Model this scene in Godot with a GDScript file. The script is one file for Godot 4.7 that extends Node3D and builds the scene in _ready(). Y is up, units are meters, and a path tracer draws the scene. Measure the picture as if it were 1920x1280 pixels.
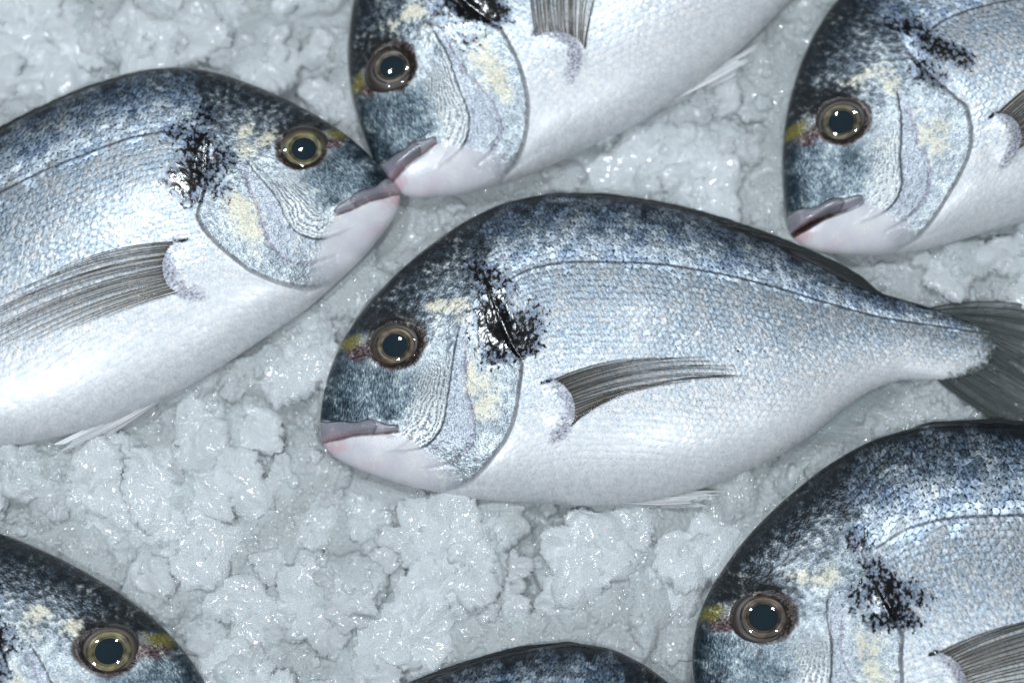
extends Node3D
# Sea breams laid out on crushed ice on a market counter.
# Fish are modelled in "fish units" (0.225 mm): x runs from snout to tail, y from back to belly, z is how far the flank stands out.
const K := 0.000225
const FORESHORT := 0.97815
const X0 := 590
const Y0 := 335
const TW := 1290
const TH := 640

var TOP := PackedFloat32Array()
var BOT := PackedFloat32Array()
var WID := PackedFloat32Array()
var LAT := PackedFloat32Array()
var GILL := PackedFloat32Array()
var PRE := PackedFloat32Array()
var INTER := PackedFloat32Array()
var LIPT := PackedFloat32Array()
var LIPB := PackedFloat32Array()
var N1 := PackedByteArray()
var N2 := PackedByteArray()
var N3 := PackedByteArray()
var N4 := PackedByteArray()
var fishes := []
var done := []
var bed := {}
var names_taken := {}

# ---------------------------------------------------------------- small helpers
func numbered(called: String) -> String:
	var n: int = names_taken.get(called, 0)
	names_taken[called] = n + 1
	return called if n == 0 else "%s_%03d" % [called, n]

func part(called: String, m: Mesh, mat: Material, parent: Node) -> MeshInstance3D:
	var o := MeshInstance3D.new()
	o.name = called
	o.mesh = m
	o.material_override = mat
	parent.add_child(o, true)
	return o

func tag(o: Node, label: String, category: String, group := "", kind := "") -> void:
	if label: o.set_meta("label", label)
	if category: o.set_meta("category", category)
	if group: o.set_meta("group", group)
	if kind: o.set_meta("kind", kind)

func mat(c: Color, rough: float, metal := 0.0) -> StandardMaterial3D:
	var m := StandardMaterial3D.new()
	m.albedo_color = c
	m.roughness = rough
	m.metallic = metal
	return m

# monotone cubic through points given as [a, v, a, v ...]; one value for each whole unit from lo to hi
func curve(pts: Array, lo: int, hi: int) -> PackedFloat32Array:
	var n := pts.size() / 2
	var xs := []
	var ys := []
	for i in n:
		xs.append(float(pts[2 * i])); ys.append(float(pts[2 * i + 1]))
	var d := []
	for i in n - 1: d.append((ys[i + 1] - ys[i]) / (xs[i + 1] - xs[i]))
	var m := []
	for i in n:
		if i == 0: m.append(d[0])
		elif i == n - 1: m.append(d[n - 2])
		elif d[i - 1] * d[i] <= 0.0: m.append(0.0)
		else: m.append(2.0 * d[i - 1] * d[i] / (d[i - 1] + d[i]))
	var out := PackedFloat32Array()
	var k := 0
	for q in range(lo, hi + 1):
		var x := clampf(q, xs[0], xs[n - 1])
		while k < n - 2 and x > xs[k + 1]: k += 1
		var h: float = xs[k + 1] - xs[k]
		var t: float = (x - xs[k]) / h
		var t2 := t * t
		var t3 := t2 * t
		out.append((2 * t3 - 3 * t2 + 1) * ys[k] + (t3 - 2 * t2 + t) * h * m[k] + (-2 * t3 + 3 * t2) * ys[k + 1] + (t3 - t2) * h * m[k + 1])
	return out

func at(c: PackedFloat32Array, lo: int, v: float) -> float:
	var p := clampf(v - lo, 0.0, c.size() - 1.001)
	var i := int(p)
	return lerpf(c[i], c[i + 1], p - i)

# how far the flank stands out at (x, y)
func flank(x: float, y: float) -> float:
	var t := at(TOP, 602, x)
	var b := at(BOT, 602, x)
	var e := (y - 0.5 * (t + b)) / maxf(0.5 * (b - t), 0.01)
	return at(WID, 602, x) * section(e)

func section(e: float) -> float:
	var a := absf(e)
	if a >= 1.0: return 0.0
	return sqrt(1.0 - pow(a, 2.0 if e < 0.0 else 2.5))

# a point measured on the side of a fish seen 12 degrees off square, as a point of its side plane
func P(x: float, y: float) -> Vector2:
	var z := flank(x, y)
	return Vector2(x - (x - 960.0) * z * 0.000265, y - (y - 640.0) * z * 0.000265 + z * 0.208)

func by_y(pts: Array, lo: int, hi: int) -> PackedFloat32Array:
	var a := []
	var last := -1e9
	for i in pts.size() / 2:
		var p := P(pts[2 * i], pts[2 * i + 1])
		if p.y <= last + 0.5: continue
		last = p.y
		a.append(p.y); a.append(p.x)
	return curve(a, lo, hi)

func by_x(pts: Array, lo: int, hi: int) -> PackedFloat32Array:
	var a := []
	for i in pts.size() / 2:
		var p := P(pts[2 * i], pts[2 * i + 1])
		a.append(p.x); a.append(p.y)
	return curve(a, lo, hi)

func noise_bytes(freq: float, octaves: int, sd: int, kind := FastNoiseLite.TYPE_SIMPLEX) -> PackedByteArray:
	var n := FastNoiseLite.new()
	n.seed = sd
	n.noise_type = kind
	n.frequency = freq
	n.fractal_octaves = octaves
	var im := n.get_seamless_image(512, 512)
	im.convert(Image.FORMAT_L8)
	return im.get_data()

func shape_curves() -> void:
	TOP = curve([602, 797, 606, 755, 618, 700, 645, 635, 690, 570, 745, 510, 810, 455, 880, 408, 960, 374, 1040, 361, 1120, 364, 1220, 376, 1355, 415, 1455, 455, 1540, 497, 1620, 538, 1665, 552, 1727, 570, 1780, 588, 1840, 615, 1868, 645], 602, 1868)
	BOT = curve([602, 799, 608, 830, 650, 865, 700, 885, 760, 905, 830, 920, 900, 932, 1000, 938, 1100, 943, 1200, 935, 1300, 915, 1380, 885, 1450, 855, 1520, 812, 1580, 765, 1640, 728, 1700, 712, 1760, 712, 1810, 705, 1850, 688, 1868, 647], 602, 1868)
	WID = curve([602, 1, 606, 14, 618, 26, 650, 42, 742, 66, 850, 86, 1000, 100, 1120, 100, 1400, 76, 1600, 44, 1750, 18, 1800, 10, 1840, 5, 1868, 1.5], 602, 1868)
	LAT = by_x([900, 560, 945, 530, 1000, 502, 1080, 490, 1200, 492, 1320, 507, 1440, 534, 1560, 570, 1660, 596, 1800, 617, 1868, 628], X0, X0 + TW)
	GILL = by_y([905, 500, 915, 540, 925, 570, 940, 615, 960, 655, 977, 685, 972, 727, 965, 775, 950, 815, 927, 847, 902, 877, 872, 902, 836, 915], Y0, Y0 + TH)
	PRE = by_y([866, 590, 855, 640, 847, 690, 840, 740, 832, 790, 815, 820, 790, 837, 765, 842], Y0, Y0 + TH)
	INTER = by_y([872, 640, 870, 715, 882, 760, 889, 795, 885, 825, 870, 847, 840, 867, 800, 877], Y0, Y0 + TH)
	LIPT = by_x([603, 789, 652, 790, 702, 785, 748, 789], X0, X0 + TW)
	LIPB = by_x([603, 830, 615, 826, 640, 820, 677, 812, 715, 810, 748, 806], X0, X0 + TW)

# ---------------------------------------------------------------- painting one fish (colour, roughness/metal, relief)
func stamp(a: PackedFloat32Array, W: int, H: int, s: float, p: Vector2, rx: float, ry: float, ang: float, amp: float) -> PackedFloat32Array:
	var R := maxf(rx, ry)
	var ca := cos(ang)
	var sa := sin(ang)
	for ty in range(maxi(0, int((p.y - R - Y0) * s)), mini(H, int((p.y + R - Y0) * s) + 1)):
		for tx in range(maxi(0, int((p.x - R - X0) * s)), mini(W, int((p.x + R - X0) * s) + 1)):
			var dx := X0 + tx / s - p.x
			var dy := Y0 + ty / s - p.y
			var u := (dx * ca + dy * sa) / rx
			var v := (-dx * sa + dy * ca) / ry
			var d := u * u + v * v
			if d < 1.0:
				a[ty * W + tx] += amp * (1.0 - d) * (1.0 - d)
	return a

func paint(idx: int) -> void:
	var S: Dictionary = fishes[idx]
	var s: float = S.ts
	var W := int(TW * s)
	var H := int(TH * s)
	var so: int = S.seed * 97
	var rng := RandomNumberGenerator.new()
	rng.seed = S.seed
	var black := PackedFloat32Array(); black.resize(W * H)
	var cream := PackedFloat32Array(); cream.resize(W * H)
	var macro := PackedFloat32Array(); macro.resize(W * H)
	var cheek := PackedFloat32Array(); cheek.resize(W * H)
	var eye := P(742, 648)
	# black blotch where the gill cover starts, in streaks
	for b in S.black:
		black = stamp(black, W, H, s, P(b[0], b[1]) + Vector2(rng.randf_range(-9, 9), rng.randf_range(-9, 9)), b[2] * rng.randf_range(0.8, 1.25), b[3] * rng.randf_range(0.8, 1.25), b[4], b[5])
	# cream bony patches
	for b in [[800, 585, 34, 20, 0.3, 0.95], [835, 568, 42, 20, 0.0, 1.0], [868, 585, 28, 40, 0.2, 0.85], [893, 690, 22, 50, 0.1, 0.7], [905, 735, 34, 60, 0.1, 0.95], [925, 770, 30, 46, 0.2, 0.6], [930, 690, 26, 30, 0.0, 0.5]]:
		cream = stamp(cream, W, H, s, P(b[0], b[1]) + Vector2(rng.randf_range(-13, 13), rng.randf_range(-14, 14)), b[2] * rng.randf_range(0.7, 1.4), b[3] * rng.randf_range(0.7, 1.4), b[4], b[5] * S.cream * rng.randf_range(0.6, 1.15))
	for b in [[690, 740, 130, 80, 0.0, 1.3], [650, 765, 90, 60, 0.0, 1.2], [770, 725, 90, 70, 0.3, 0.35], [640, 715, 60, 80, 0.3, 1.0], [700, 775, 90, 30, 0.0, 0.8]]:
		cheek = stamp(cheek, W, H, s, P(b[0], b[1]), b[2], b[3], b[4], b[5])
	macro = stamp(macro, W, H, s, eye, 96, 84, 0.0, 9.0)
	macro = stamp(macro, W, H, s, eye, 56, 50, 0.0, -24.0)
	macro = stamp(macro, W, H, s, eye + Vector2(-8, -42), 60, 18, 0.12, 6.0)
	macro = stamp(macro, W, H, s, P(735, 797), 24, 22, 0.0, 5.0)
	macro = stamp(macro, W, H, s, P(664, 668), 12, 7, 0.9, -7.0)
	black = stamp(black, W, H, s, P(1026, 713), 17, 6, -0.35, 1.3)
	macro = stamp(macro, W, H, s, P(1050, 768), 42, 60, -0.2, 6.0)
	macro = stamp(macro, W, H, s, P(935, 600), 26, 60, -0.35, -5.0)
	var alb := PackedByteArray(); alb.resize(W * H * 3)
	var orm := PackedByteArray(); orm.resize(W * H * 3)
	var hgt := PackedByteArray(); hgt.resize(W * H)
	var pink := P(672, 652)
	var yellow := P(664, 640)
	var redj := P(622, 838)
	var lav := P(1050, 765)
	var bright: float = S.bright
	var blue: float = S.blue
	var lsc := 1.0 / 255.0
	for ty in H:
		var y := Y0 + ty / s
		var yi := int(y)
		var wan := (sin(y * 0.021 + so) * 5.0 + sin(y * 0.047 + so * 2.0) * 2.5) * (0.0 if S.seed == 1 else 1.0)
		var gx0 := GILL[yi - Y0] + wan
		var gx1 := GILL[mini(yi - Y0 + 2, TH)] + wan
		var gc := 1.0 / sqrt(1.0 + 0.25 * (gx1 - gx0) * (gx1 - gx0))
		var gill_on := smoothstep(525.0, 585.0, y) * (1.0 - smoothstep(928.0, 940.0, y))
		var px0 := PRE[yi - Y0] - wan
		var pc := 1.0 / sqrt(1.0 + 0.25 * pow(PRE[mini(yi - Y0 + 2, TH)] - PRE[yi - Y0], 2.0))
		var pre_on := smoothstep(600.0, 650.0, y) * (1.0 - smoothstep(846.0, 856.0, y))
		var ix0 := INTER[yi - Y0] + wan * 0.6
		var ic := 1.0 / sqrt(1.0 + 0.25 * pow(INTER[mini(yi - Y0 + 2, TH)] - INTER[yi - Y0], 2.0))
		var inter_on := smoothstep(650.0, 680.0, y) * (1.0 - smoothstep(888.0, 896.0, y))
		for tx in W:
			var x := X0 + tx / s
			var xi := int(x)
			var q0 := ty * W + tx
			var ci := clampi(xi - 602, 0, 1266)
			var top := TOP[ci]
			var bot := BOT[ci]
			if y < top - 9.0 or y > bot + 9.0:
				var e := 46 if y < top else 222
				alb[q0 * 3] = e; alb[q0 * 3 + 1] = e + 4; alb[q0 * 3 + 2] = e + 8
				orm[q0 * 3] = 255; orm[q0 * 3 + 1] = 110; orm[q0 * 3 + 2] = 20
				hgt[q0] = 128
				continue
			var f := clampf((y - top) / (bot - top), 0.0, 1.0)
			var dep := y - top
			var r1 := (yi + so) & 511
			var c1 := (xi + so * 3) & 511
			var n1 := N1[(int(y * 1.6 + so) & 511) * 512 + (int(x * 1.6 + so) & 511)] * lsc
			var n2 := N2[r1 * 512 + c1] * lsc
			var n3 := N3[r1 * 512 + c1] * lsc
			var n4 := N4[((yi * 2 + so) & 511) * 512 + ((int(x * 1.1) + so) & 511)] * lsc
			var dg := (x - gx0) * gc
			var head := 1.0 - smoothstep(-6.0, 6.0, x - gx0 + (0.0 if y > 560.0 else (n3 - 0.5) * 60.0))
			var r := 0.0
			var g := 0.0
			var b := 0.0
			var rough := 0.36
			var metal := 0.3
			var hh := 0.5
			var coat := 0.8
			# ---- scaled body
			if head < 1.0:
				var lat := LAT[xi - X0]
				var small := 1.0 - 0.34 * smoothstep(1250.0, 1800.0, x)
				var above := 1.0 if y < lat else 0.0
				var qq := (y - lat) / (11.5 * small) + (n2 - 0.5) * 0.5
				var pp := x / 14.0 + (n3 - 0.5) * 1.1 + (y - lat) * (0.016 if above > 0.0 else 0.006)
				var j := int(floor(qq))
				var bb := qq - j - 0.5
				var p2 := pp + (0.5 if (j & 1) else 0.0) + 1.1 * bb * bb
				var i := int(floor(p2))
				var a := p2 - i
				var hs := absi((i * 73856093) ^ (j * 19349663) ^ (so * 83492791)) % 1009 / 1009.0
				var hs2 := absi((i * 2654435 + 77) ^ (j * 40503 + so)) % 997 / 997.0
				var edge := smoothstep(0.62, 0.98, a)
				var line := smoothstep(0.22, 0.5, absf(bb))
				var scaly := 1.0 - 0.72 * smoothstep(0.66, 0.92, f)
				var ng := N1[(int(y * 2.3 + so * 2) & 511) * 512 + (int(x * 2.3 + so) & 511)] * lsc
				var sk := N1[(int(y * 0.55 + x * 0.28) + so & 511) * 512 + (int(x * 1.5 - y * 0.75) + so & 511)] * lsc
				# how far up the back: 0 at the lateral line, 1 at the ridge
				var up := clampf((lat - y) / maxf(lat - top, 20.0), -1.0, 1.0) + (n3 - 0.5) * 0.35 + (n2 - 0.5) * 0.12
				var dk := smoothstep(-0.16, 0.06, up + (hs - 0.5) * 0.10)
				# silver flank, in slanting strokes
				var v := 0.64 + 0.20 * smoothstep(0.34, 0.66, f) + (hs - 0.5) * 0.05 * scaly + (n1 - 0.5) * 0.09 + (ng - 0.5) * 0.11 * scaly + (n2 - 0.5) * 0.07
				v += 0.34 * (sk - 0.5) * scaly * (1.0 - 0.6 * smoothstep(0.45, 0.75, f))
				v -= scaly * (0.06 * edge * (0.1 + 1.3 * n2) + 0.09 * line * (0.2 + n3))
				v -= 0.16 * (1.0 - smoothstep(0.26, 0.50, f)) * smoothstep(0.50, 0.72, edge * line + 0.4 * sk)
				if n4 < 0.27 and f < 0.74: v -= (0.27 - n4) * 1.3
				var cool := (1.0 - smoothstep(0.45, 0.85, f)) * (0.3 + 1.2 * n3)
				r = v - 0.040 * cool + 0.05 * (n2 - 0.5) * scaly
				g = v - 0.010 * cool + 0.006
				b = v + 0.014 * cool + 0.016 - 0.05 * (n2 - 0.5) * scaly
				if hs > 0.86 and f > 0.4:      # warm scales
					r += 0.018 * scaly; b -= 0.012 * scaly
				# pigmented back: grey-blue scales, dark spots where they meet, near black on the ridge
				if dk > 0.0:
					var tone := lerpf(0.60, 0.27, smoothstep(-0.05, 0.80, up))
					var nq := N4[(yi + so & 511) * 512 + (xi + so * 2 & 511)] * lsc
					tone += (ng - 0.5) * 0.15 + (n1 - 0.5) * 0.14 + (sk - 0.5) * 0.34 + (hs - 0.5) * 0.20 + 0.09
					tone -= 0.58 * smoothstep(0.25, 0.60, edge * (0.30 + 1.0 * line) + (nq - 0.5) * 0.25) * (0.5 + 0.9 * n2)
					tone *= 1.0 - 0.72 * smoothstep(0.78, 1.02, up)
					tone = clampf(0.36 + (tone - 0.36) * 1.35, 0.075, 0.95)
					var bl := smoothstep(0.40, 0.85, n3 * 0.6 + n2 * 0.3 + ng * 0.35 - 0.05) * blue * 0.7
					var dr := tone - 0.036 - 0.05 * bl * smoothstep(0.1, 0.5, tone)
					var dgc := tone + 0.002
					var db := tone + 0.040 + 0.07 * bl * smoothstep(0.1, 0.5, tone)
					if hs2 < 0.10 and ng > 0.70:
						dr += 0.12; dgc += 0.09; db -= 0.07
					r = lerpf(r, dr, dk); g = lerpf(g, dgc, dk); b = lerpf(b, db, dk)
				# lateral line, a row of dark pores
				var dl := absf(y - lat)
				if dl < 6.0 and x > 940.0:
					var ll := (1.0 - smoothstep(0.9, 3.4, dl + (n2 - 0.5) * 2.0)) * (0.55 + 0.4 * n4)
					r = lerpf(r, 0.22, ll); g = lerpf(g, 0.24, ll); b = lerpf(b, 0.27, ll)
				var bel := smoothstep(0.70, 0.90, f)
				hh = 0.5 + scaly * (0.5 + 0.9 * n3) * ((0.22 + 0.12 * dk) * (a - 0.5) * (1.0 - edge) - 0.10 * line - (0.07 + 0.07 * dk) * edge) + (n1 - 0.5) * (0.13 - 0.09 * bel) + (ng - 0.5) * 0.06 * (1.0 - bel) + (hs - 0.5) * 0.06 * (1.0 - bel)
				hh += ((hs - 0.5) * (a - 0.5) + (hs2 - 0.5) * bb) * (0.20 + 0.70 * dk + 0.25 * smoothstep(1350.0, 1600.0, x) * (1.0 - dk)) * scaly
				rough = 0.30 + 0.16 * n1 + 0.10 * (1.0 - hs2) + 0.02 * dk
				metal = lerpf(0.40, 0.22, smoothstep(0.55, 0.95, f))
				metal = lerpf(metal, 0.4, dk)
				var tl := 0.0 if x < 1740.0 else smoothstep(0.0, 1.0, (x - 1772.0 - 72.0 * (1.0 - pow((y - 648.0) / 60.0, 2.0)) + (n2 - 0.5) * 60.0 + (n1 - 0.5) * 40.0 + 24.0) / 70.0)
				if tl > 0.0:
					r = lerpf(r, 0.20, tl); g = lerpf(g, 0.225, tl); b = lerpf(b, 0.225, tl); metal *= 1.0 - tl
				# bare skin in front of the breast fin, with a violet crescent at its root
				var ld := Vector2((x - lav.x + 34.0) / 62.0, (y - lav.y) / 62.0)
				var lr := ld.length()
				if lr < 1.15:
					var ring := smoothstep(0.58, 0.72, lr + (n2 - 0.5) * 0.3) * (1.0 - smoothstep(0.95, 1.1, lr)) * smoothstep(0.1, 0.4, ld.x)
					ring *= clampf(0.45 + 0.9 * (n4 - 0.5), 0.0, 1.0)
					r = lerpf(r, 0.40 + (n1 - 0.5) * 0.7, ring); g = lerpf(g, 0.40 + (n1 - 0.5) * 0.7, ring); b = lerpf(b, 0.47 + (n1 - 0.5) * 0.7, ring)
					metal *= 1.0 - 0.8 * ring
			# ---- head
			if head > 0.0:
				var dkh := 1.0 - smoothstep(0.06, 0.52, f + (n3 - 0.5) * 0.16 + (n2 - 0.5) * 0.12)
				var nh := N1[(int(y * 2.3 + so * 2) & 511) * 512 + (int(x * 2.3 + so) & 511)] * lsc
				var hv := 0.70 + (n1 - 0.5) * 0.20 + (nh - 0.5) * 0.18 + (n2 - 0.5) * 0.24 + (n3 - 0.5) * 0.16
				var hr := hv - 0.03
				var hg := hv + 0.005
				var hb := hv + 0.03
				var t := clampf(0.55 * n2 + 0.40 * n1 + 0.35 * nh - 0.32 + 0.5 * (f - 0.18), 0.0, 1.0)
				t = t * t * (3.0 - 2.0 * t) * smoothstep(-0.06, 0.16, f)
				hr = lerpf(hr, lerpf(0.10, 0.52, t), dkh)
				hg = lerpf(hg, lerpf(0.125, 0.59, t), dkh)
				hb = lerpf(hb, lerpf(0.14, 0.68, t), dkh)
				var hrough := 0.28 + 0.15 * n1
				var hmetal := 0.42
				var hheight := 0.5 + (n1 - 0.5) * 0.55 + (n2 - 0.5) * 0.7 + (nh - 0.5) * 0.2
				# slate cheek
				var ck := smoothstep(0.02, 1.0, cheek[q0] + (n2 - 0.5) * 0.35 + (n4 - 0.5) * 0.2) * (1.0 - smoothstep(-3.0, 1.0, (y - LIPT[xi - X0]) if x < 752.0 else (y - LIPT[162] - (x - 752.0) * 0.5)))
				if ck > 0.0:
					var br := N1[(int(y * 0.75 + so * 2) & 511) * 512 + (int(x * 2.4 + y * 0.15 + so) & 511)] * lsc
					var cv := 0.42 + (br - 0.5) * 0.42 + (nh - 0.5) * 0.10 + (n2 - 0.5) * 0.24 + (n3 - 0.5) * 0.32
					var front := (1.0 - smoothstep(6.0, 44.0, (x - 602.0) * 0.55 * smoothstep(690.0, 780.0, y) + dep * 0.45 * (1.0 - smoothstep(690.0, 780.0, y)) + (n3 - 0.5) * 14.0 + (n2 - 0.5) * 6.0))
					cv *= 1.0 - 0.55 * front
					hr = lerpf(hr, cv - 0.045, ck); hg = lerpf(hg, cv + 0.015, ck); hb = lerpf(hb, cv + 0.055, ck)
					hheight = lerpf(hheight, 0.5 + (br - 0.5) * 0.6 + (n2 - 0.5) * 0.4, ck)
				# ridged skin before the cheek bone's edge
				var dp := (x - px0) * pc
				var st := 0.7 * smoothstep(-86.0, -40.0, dp + (n2 - 0.5) * 30.0) * (1.0 - smoothstep(-7.0, -1.0, dp)) * smoothstep(668.0, 730.0, y) * (1.0 - smoothstep(843.0, 852.0, y))
				if st > 0.0:
					var w := sin(dp * 0.86 + (y - 760.0) * 0.35 * smoothstep(-14.0, -60.0, dp) + (n3 - 0.5) * 9.0 + (n2 - 0.5) * 2.0)
					var wv := smoothstep(-1.0, 0.4, w + (n4 - 0.30) * 2.2 + (nh - 0.5) * 0.8)
					var wm := 0.62 + 0.26 * smoothstep(700.0, 820.0, y) + (n1 - 0.5) * 0.15
					hr = lerpf(hr, lerpf(0.44, wm, wv), st); hg = lerpf(hg, lerpf(0.46, wm + 0.01, wv), st); hb = lerpf(hb, lerpf(0.49, wm + 0.01, wv), st)
					hheight = lerpf(hheight, 0.2 + 0.6 * wv, st)
				# violet skin between the cheek bone and the gill cover
				var di := (x - ix0) * ic
				var mv := smoothstep(-1.0, 4.0, dp) * (1.0 - smoothstep(0.0, 9.0, di)) * pre_on
				mv *= 0.45 + 0.9 * (n2 - 0.4) + 0.5 * (n4 - 0.5)
				mv = clampf(mv, 0.0, 1.0)
				if mv > 0.0:
					hr = lerpf(hr, 0.63 + (n1 - 0.5) * 0.3, mv * 0.75); hg = lerpf(hg, 0.64 + (n1 - 0.5) * 0.3, mv * 0.75); hb = lerpf(hb, 0.70 + (n1 - 0.5) * 0.3, mv * 0.75)
				var lp := (1.0 - smoothstep(0.6, 2.6, absf(dp))) * pre_on * 0.6
				hr = lerpf(hr, 0.24, lp); hg = lerpf(hg, 0.24, lp); hb = lerpf(hb, 0.26, lp)
				var li := (1.0 - smoothstep(1.0, 4.0, absf(di) + (n2 - 0.5) * 3.0)) * inter_on * 0.6
				hr = lerpf(hr, 0.50, li); hg = lerpf(hg, 0.47, li); hb = lerpf(hb, 0.54, li)
				# lower jaw and chin, bare pinkish white skin
				var jaw := smoothstep(-10.0, 12.0, y - LIPB[clampi(xi, X0, 1000) - X0] - maxf(0.0, x - 748.0) * 0.62 + 2.0) * (1.0 - smoothstep(790.0, 900.0, x))
				if jaw > 0.0:
					var jv := 0.815 + (n3 - 0.5) * 0.08 + (n1 - 0.5) * 0.03
					hr = lerpf(hr, jv, jaw); hg = lerpf(hg, jv - 0.004, jaw); hb = lerpf(hb, jv + 0.016, jaw)
					hheight = lerpf(hheight, 0.5 + (n1 - 0.5) * 0.08, jaw)
					hrough = lerpf(hrough, 0.30, jaw); hmetal *= 1.0 - jaw
					var rd := Vector2((x - redj.x) / 52.0, (y - redj.y) / 17.0).length()
					var pk := (1.0 - smoothstep(0.1, 1.0, rd + (n2 - 0.5) * 0.5)) * 0.6
					hr = lerpf(hr, 0.80, pk); hg = lerpf(hg, 0.62, pk); hb = lerpf(hb, 0.65, pk)
					var pk2 := (1.0 - smoothstep(0.0, 1.0, Vector2((x - 700.0) / 60.0, (y - 872.0) / 20.0).length())) * 0.45
					hr = lerpf(hr, 0.80, pk2); hg = lerpf(hg, 0.73, pk2); hb = lerpf(hb, 0.77, pk2)
				# upper lip
				if x < 752.0:
					var lb := LIPB[xi - X0]
					var lt := lerpf(LIPT[xi - X0], lb, 0.45 * smoothstep(690.0, 750.0, x) + 0.06 * sin(x * 0.11 + so))
					var lip := smoothstep(lt - 2.0, lt + 2.0, y) * (1.0 - smoothstep(lb - 2.0, lb + 1.0, y)) * (1.0 - smoothstep(744.0, 750.0, x))
					if lip > 0.0:
						var ends := smoothstep(708.0, 720.0, x + absf(y - 808.0) * 0.6)
						var lv := lerpf(0.50, 0.68, ends) + 0.06 * (1.0 - smoothstep(602.0, 650.0, x)) - 0.25 * (1.0 - smoothstep(0.0, 4.0, absf(x + absf(y - 808.0) * 0.6 - 712.0))) * 0.6 + (n3 - 0.5) * 0.10 + (n1 - 0.5) * 0.05
						var low := smoothstep(-0.2, 0.9, (y - 0.5 * (lt + lb)) / maxf(0.5 * (lb - lt), 1.0) + (n3 - 0.5) * 0.8) * (1.0 - smoothstep(620.0, 700.0, x))
						hr = lerpf(hr, lv + 0.10 * low, lip); hg = lerpf(hg, lv - 0.008 + 0.02 * low, lip); hb = lerpf(hb, lv + 0.03 + 0.02 * low, lip)
						hheight = lerpf(hheight, 0.5 + (n1 - 0.5) * 0.06, lip)
						hrough = lerpf(hrough, 0.2, lip); hmetal *= 1.0 - lip
						var hw := 0.5 * (lb - lt)
						var u := (y - 0.5 * (lt + lb)) / hw
						macro[q0] += 13.0 * sqrt(maxf(0.0, 1.0 - u * u)) * smoothstep(602.0, 622.0, x)
					var sl := 1.0 - smoothstep(0.6 + S.mouth, 3.4 + S.mouth * 1.3, absf(y - lb + (n2 - 0.5) * 2.0) + S.mouth * 0.02 * maxf(0.0, x - 640.0))
					var gape := minf(S.mouth, 1.0)
					hr = lerpf(hr, lerpf(0.44, 0.20, gape), sl * lerpf(0.6, 0.9, gape)); hg = lerpf(hg, lerpf(0.30, 0.12, gape), sl * lerpf(0.6, 0.9, gape)); hb = lerpf(hb, lerpf(0.32, 0.10, gape), sl * lerpf(0.6, 0.9, gape))
					macro[q0] -= (5.0 + 3.0 * S.mouth) * (1.0 - smoothstep(S.mouth * 0.7, 5.0 + S.mouth, absf(y - lb)))
					var su := 1.0 - smoothstep(0.6, 2.4, absf(y - lt))
					hr *= 1.0 - 0.45 * su; hg *= 1.0 - 0.45 * su; hb *= 1.0 - 0.45 * su
				# surroundings of the eye: dark rim, pink corner, yellow brow band
				var ed := Vector2((x - eye.x) / 58.0, (y - eye.y) / 51.0).length()
				if ed < 1.6:
					var rim := 1.0 - smoothstep(0.94, 1.10, ed + (n3 - 0.5) * 0.10 + (n2 - 0.5) * 0.03 + 0.12 * smoothstep(-0.3, 0.6, (y - eye.y) / 50.0))
					hr = lerpf(hr, 0.17, rim); hg = lerpf(hg, 0.13, rim); hb = lerpf(hb, 0.12, rim)
				var bw := Vector2((x - eye.x + 22.0) / 92.0, (y - eye.y + 52.0) / 40.0).length()
				if bw < 1.3 and ed > 0.9:
					var bk := 0.75 * (1.0 - smoothstep(0.3, 1.1, bw + (n2 - 0.5) * 0.6))
					hr = lerpf(hr, 0.12, bk); hg = lerpf(hg, 0.13, bk); hb = lerpf(hb, 0.14, bk)
				var pd := Vector2((x - pink.x) / 30.0, (y - pink.y - 6.0) / 20.0).length()
				if pd < 1.3:
					var pkk := 1.0 - smoothstep(0.5, 1.1, pd + (n2 - 0.5) * 0.5)
					hr = lerpf(hr, 0.47 - 0.26 * smoothstep(0.45, 0.7, n4), pkk); hg = lerpf(hg, 0.40 - 0.25 * smoothstep(0.45, 0.7, n4), pkk); hb = lerpf(hb, 0.41 - 0.27 * smoothstep(0.45, 0.7, n4), pkk)
				var yu := ((x - yellow.x) * 0.97 - (y - yellow.y) * -0.24)
				var yw := ((y - yellow.y) * 0.97 + (x - yellow.x) * 0.10)
				var yd := Vector2(yu / 40.0, yw / 16.0).length()
				if yd < 1.3:
					var ye := 0.9 * (1.0 - smoothstep(0.45, 1.15, yd + (n2 - 0.5) * 0.7))
					var wht := smoothstep(-6.0, 22.0, yu + (n1 - 0.5) * 20.0)
					hr = lerpf(hr, lerpf(0.60, 0.78, wht) - (1.0 - n1) * 0.2, ye); hg = lerpf(hg, lerpf(0.57, 0.79, wht) - (1.0 - n1) * 0.2, ye); hb = lerpf(hb, lerpf(0.27, 0.76, wht) - (1.0 - n1) * 0.12, ye)
				# cream patches
				var cr := smoothstep(0.15, 1.15, cream[q0] * 1.1 + (n2 - 0.5) * 1.1 + (n3 - 0.5) * 0.7 + (n1 - 0.5) * 0.5)
				if cr > 0.0:
					var cv2 := 0.86 + (n1 - 0.5) * 0.24 + (n3 - 0.5) * 0.1
					hr = lerpf(hr, cv2, cr * 0.85); hg = lerpf(hg, cv2 * 0.965, cr * 0.85); hb = lerpf(hb, cv2 * 0.86, cr * 0.85)
					hmetal *= 1.0 - 0.7 * cr
				r = lerpf(r, hr, head); g = lerpf(g, hg, head); b = lerpf(b, hb, head)
				rough = lerpf(rough, hrough, head); metal = lerpf(metal, hmetal, head); hh = lerpf(hh, hheight, head)
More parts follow.
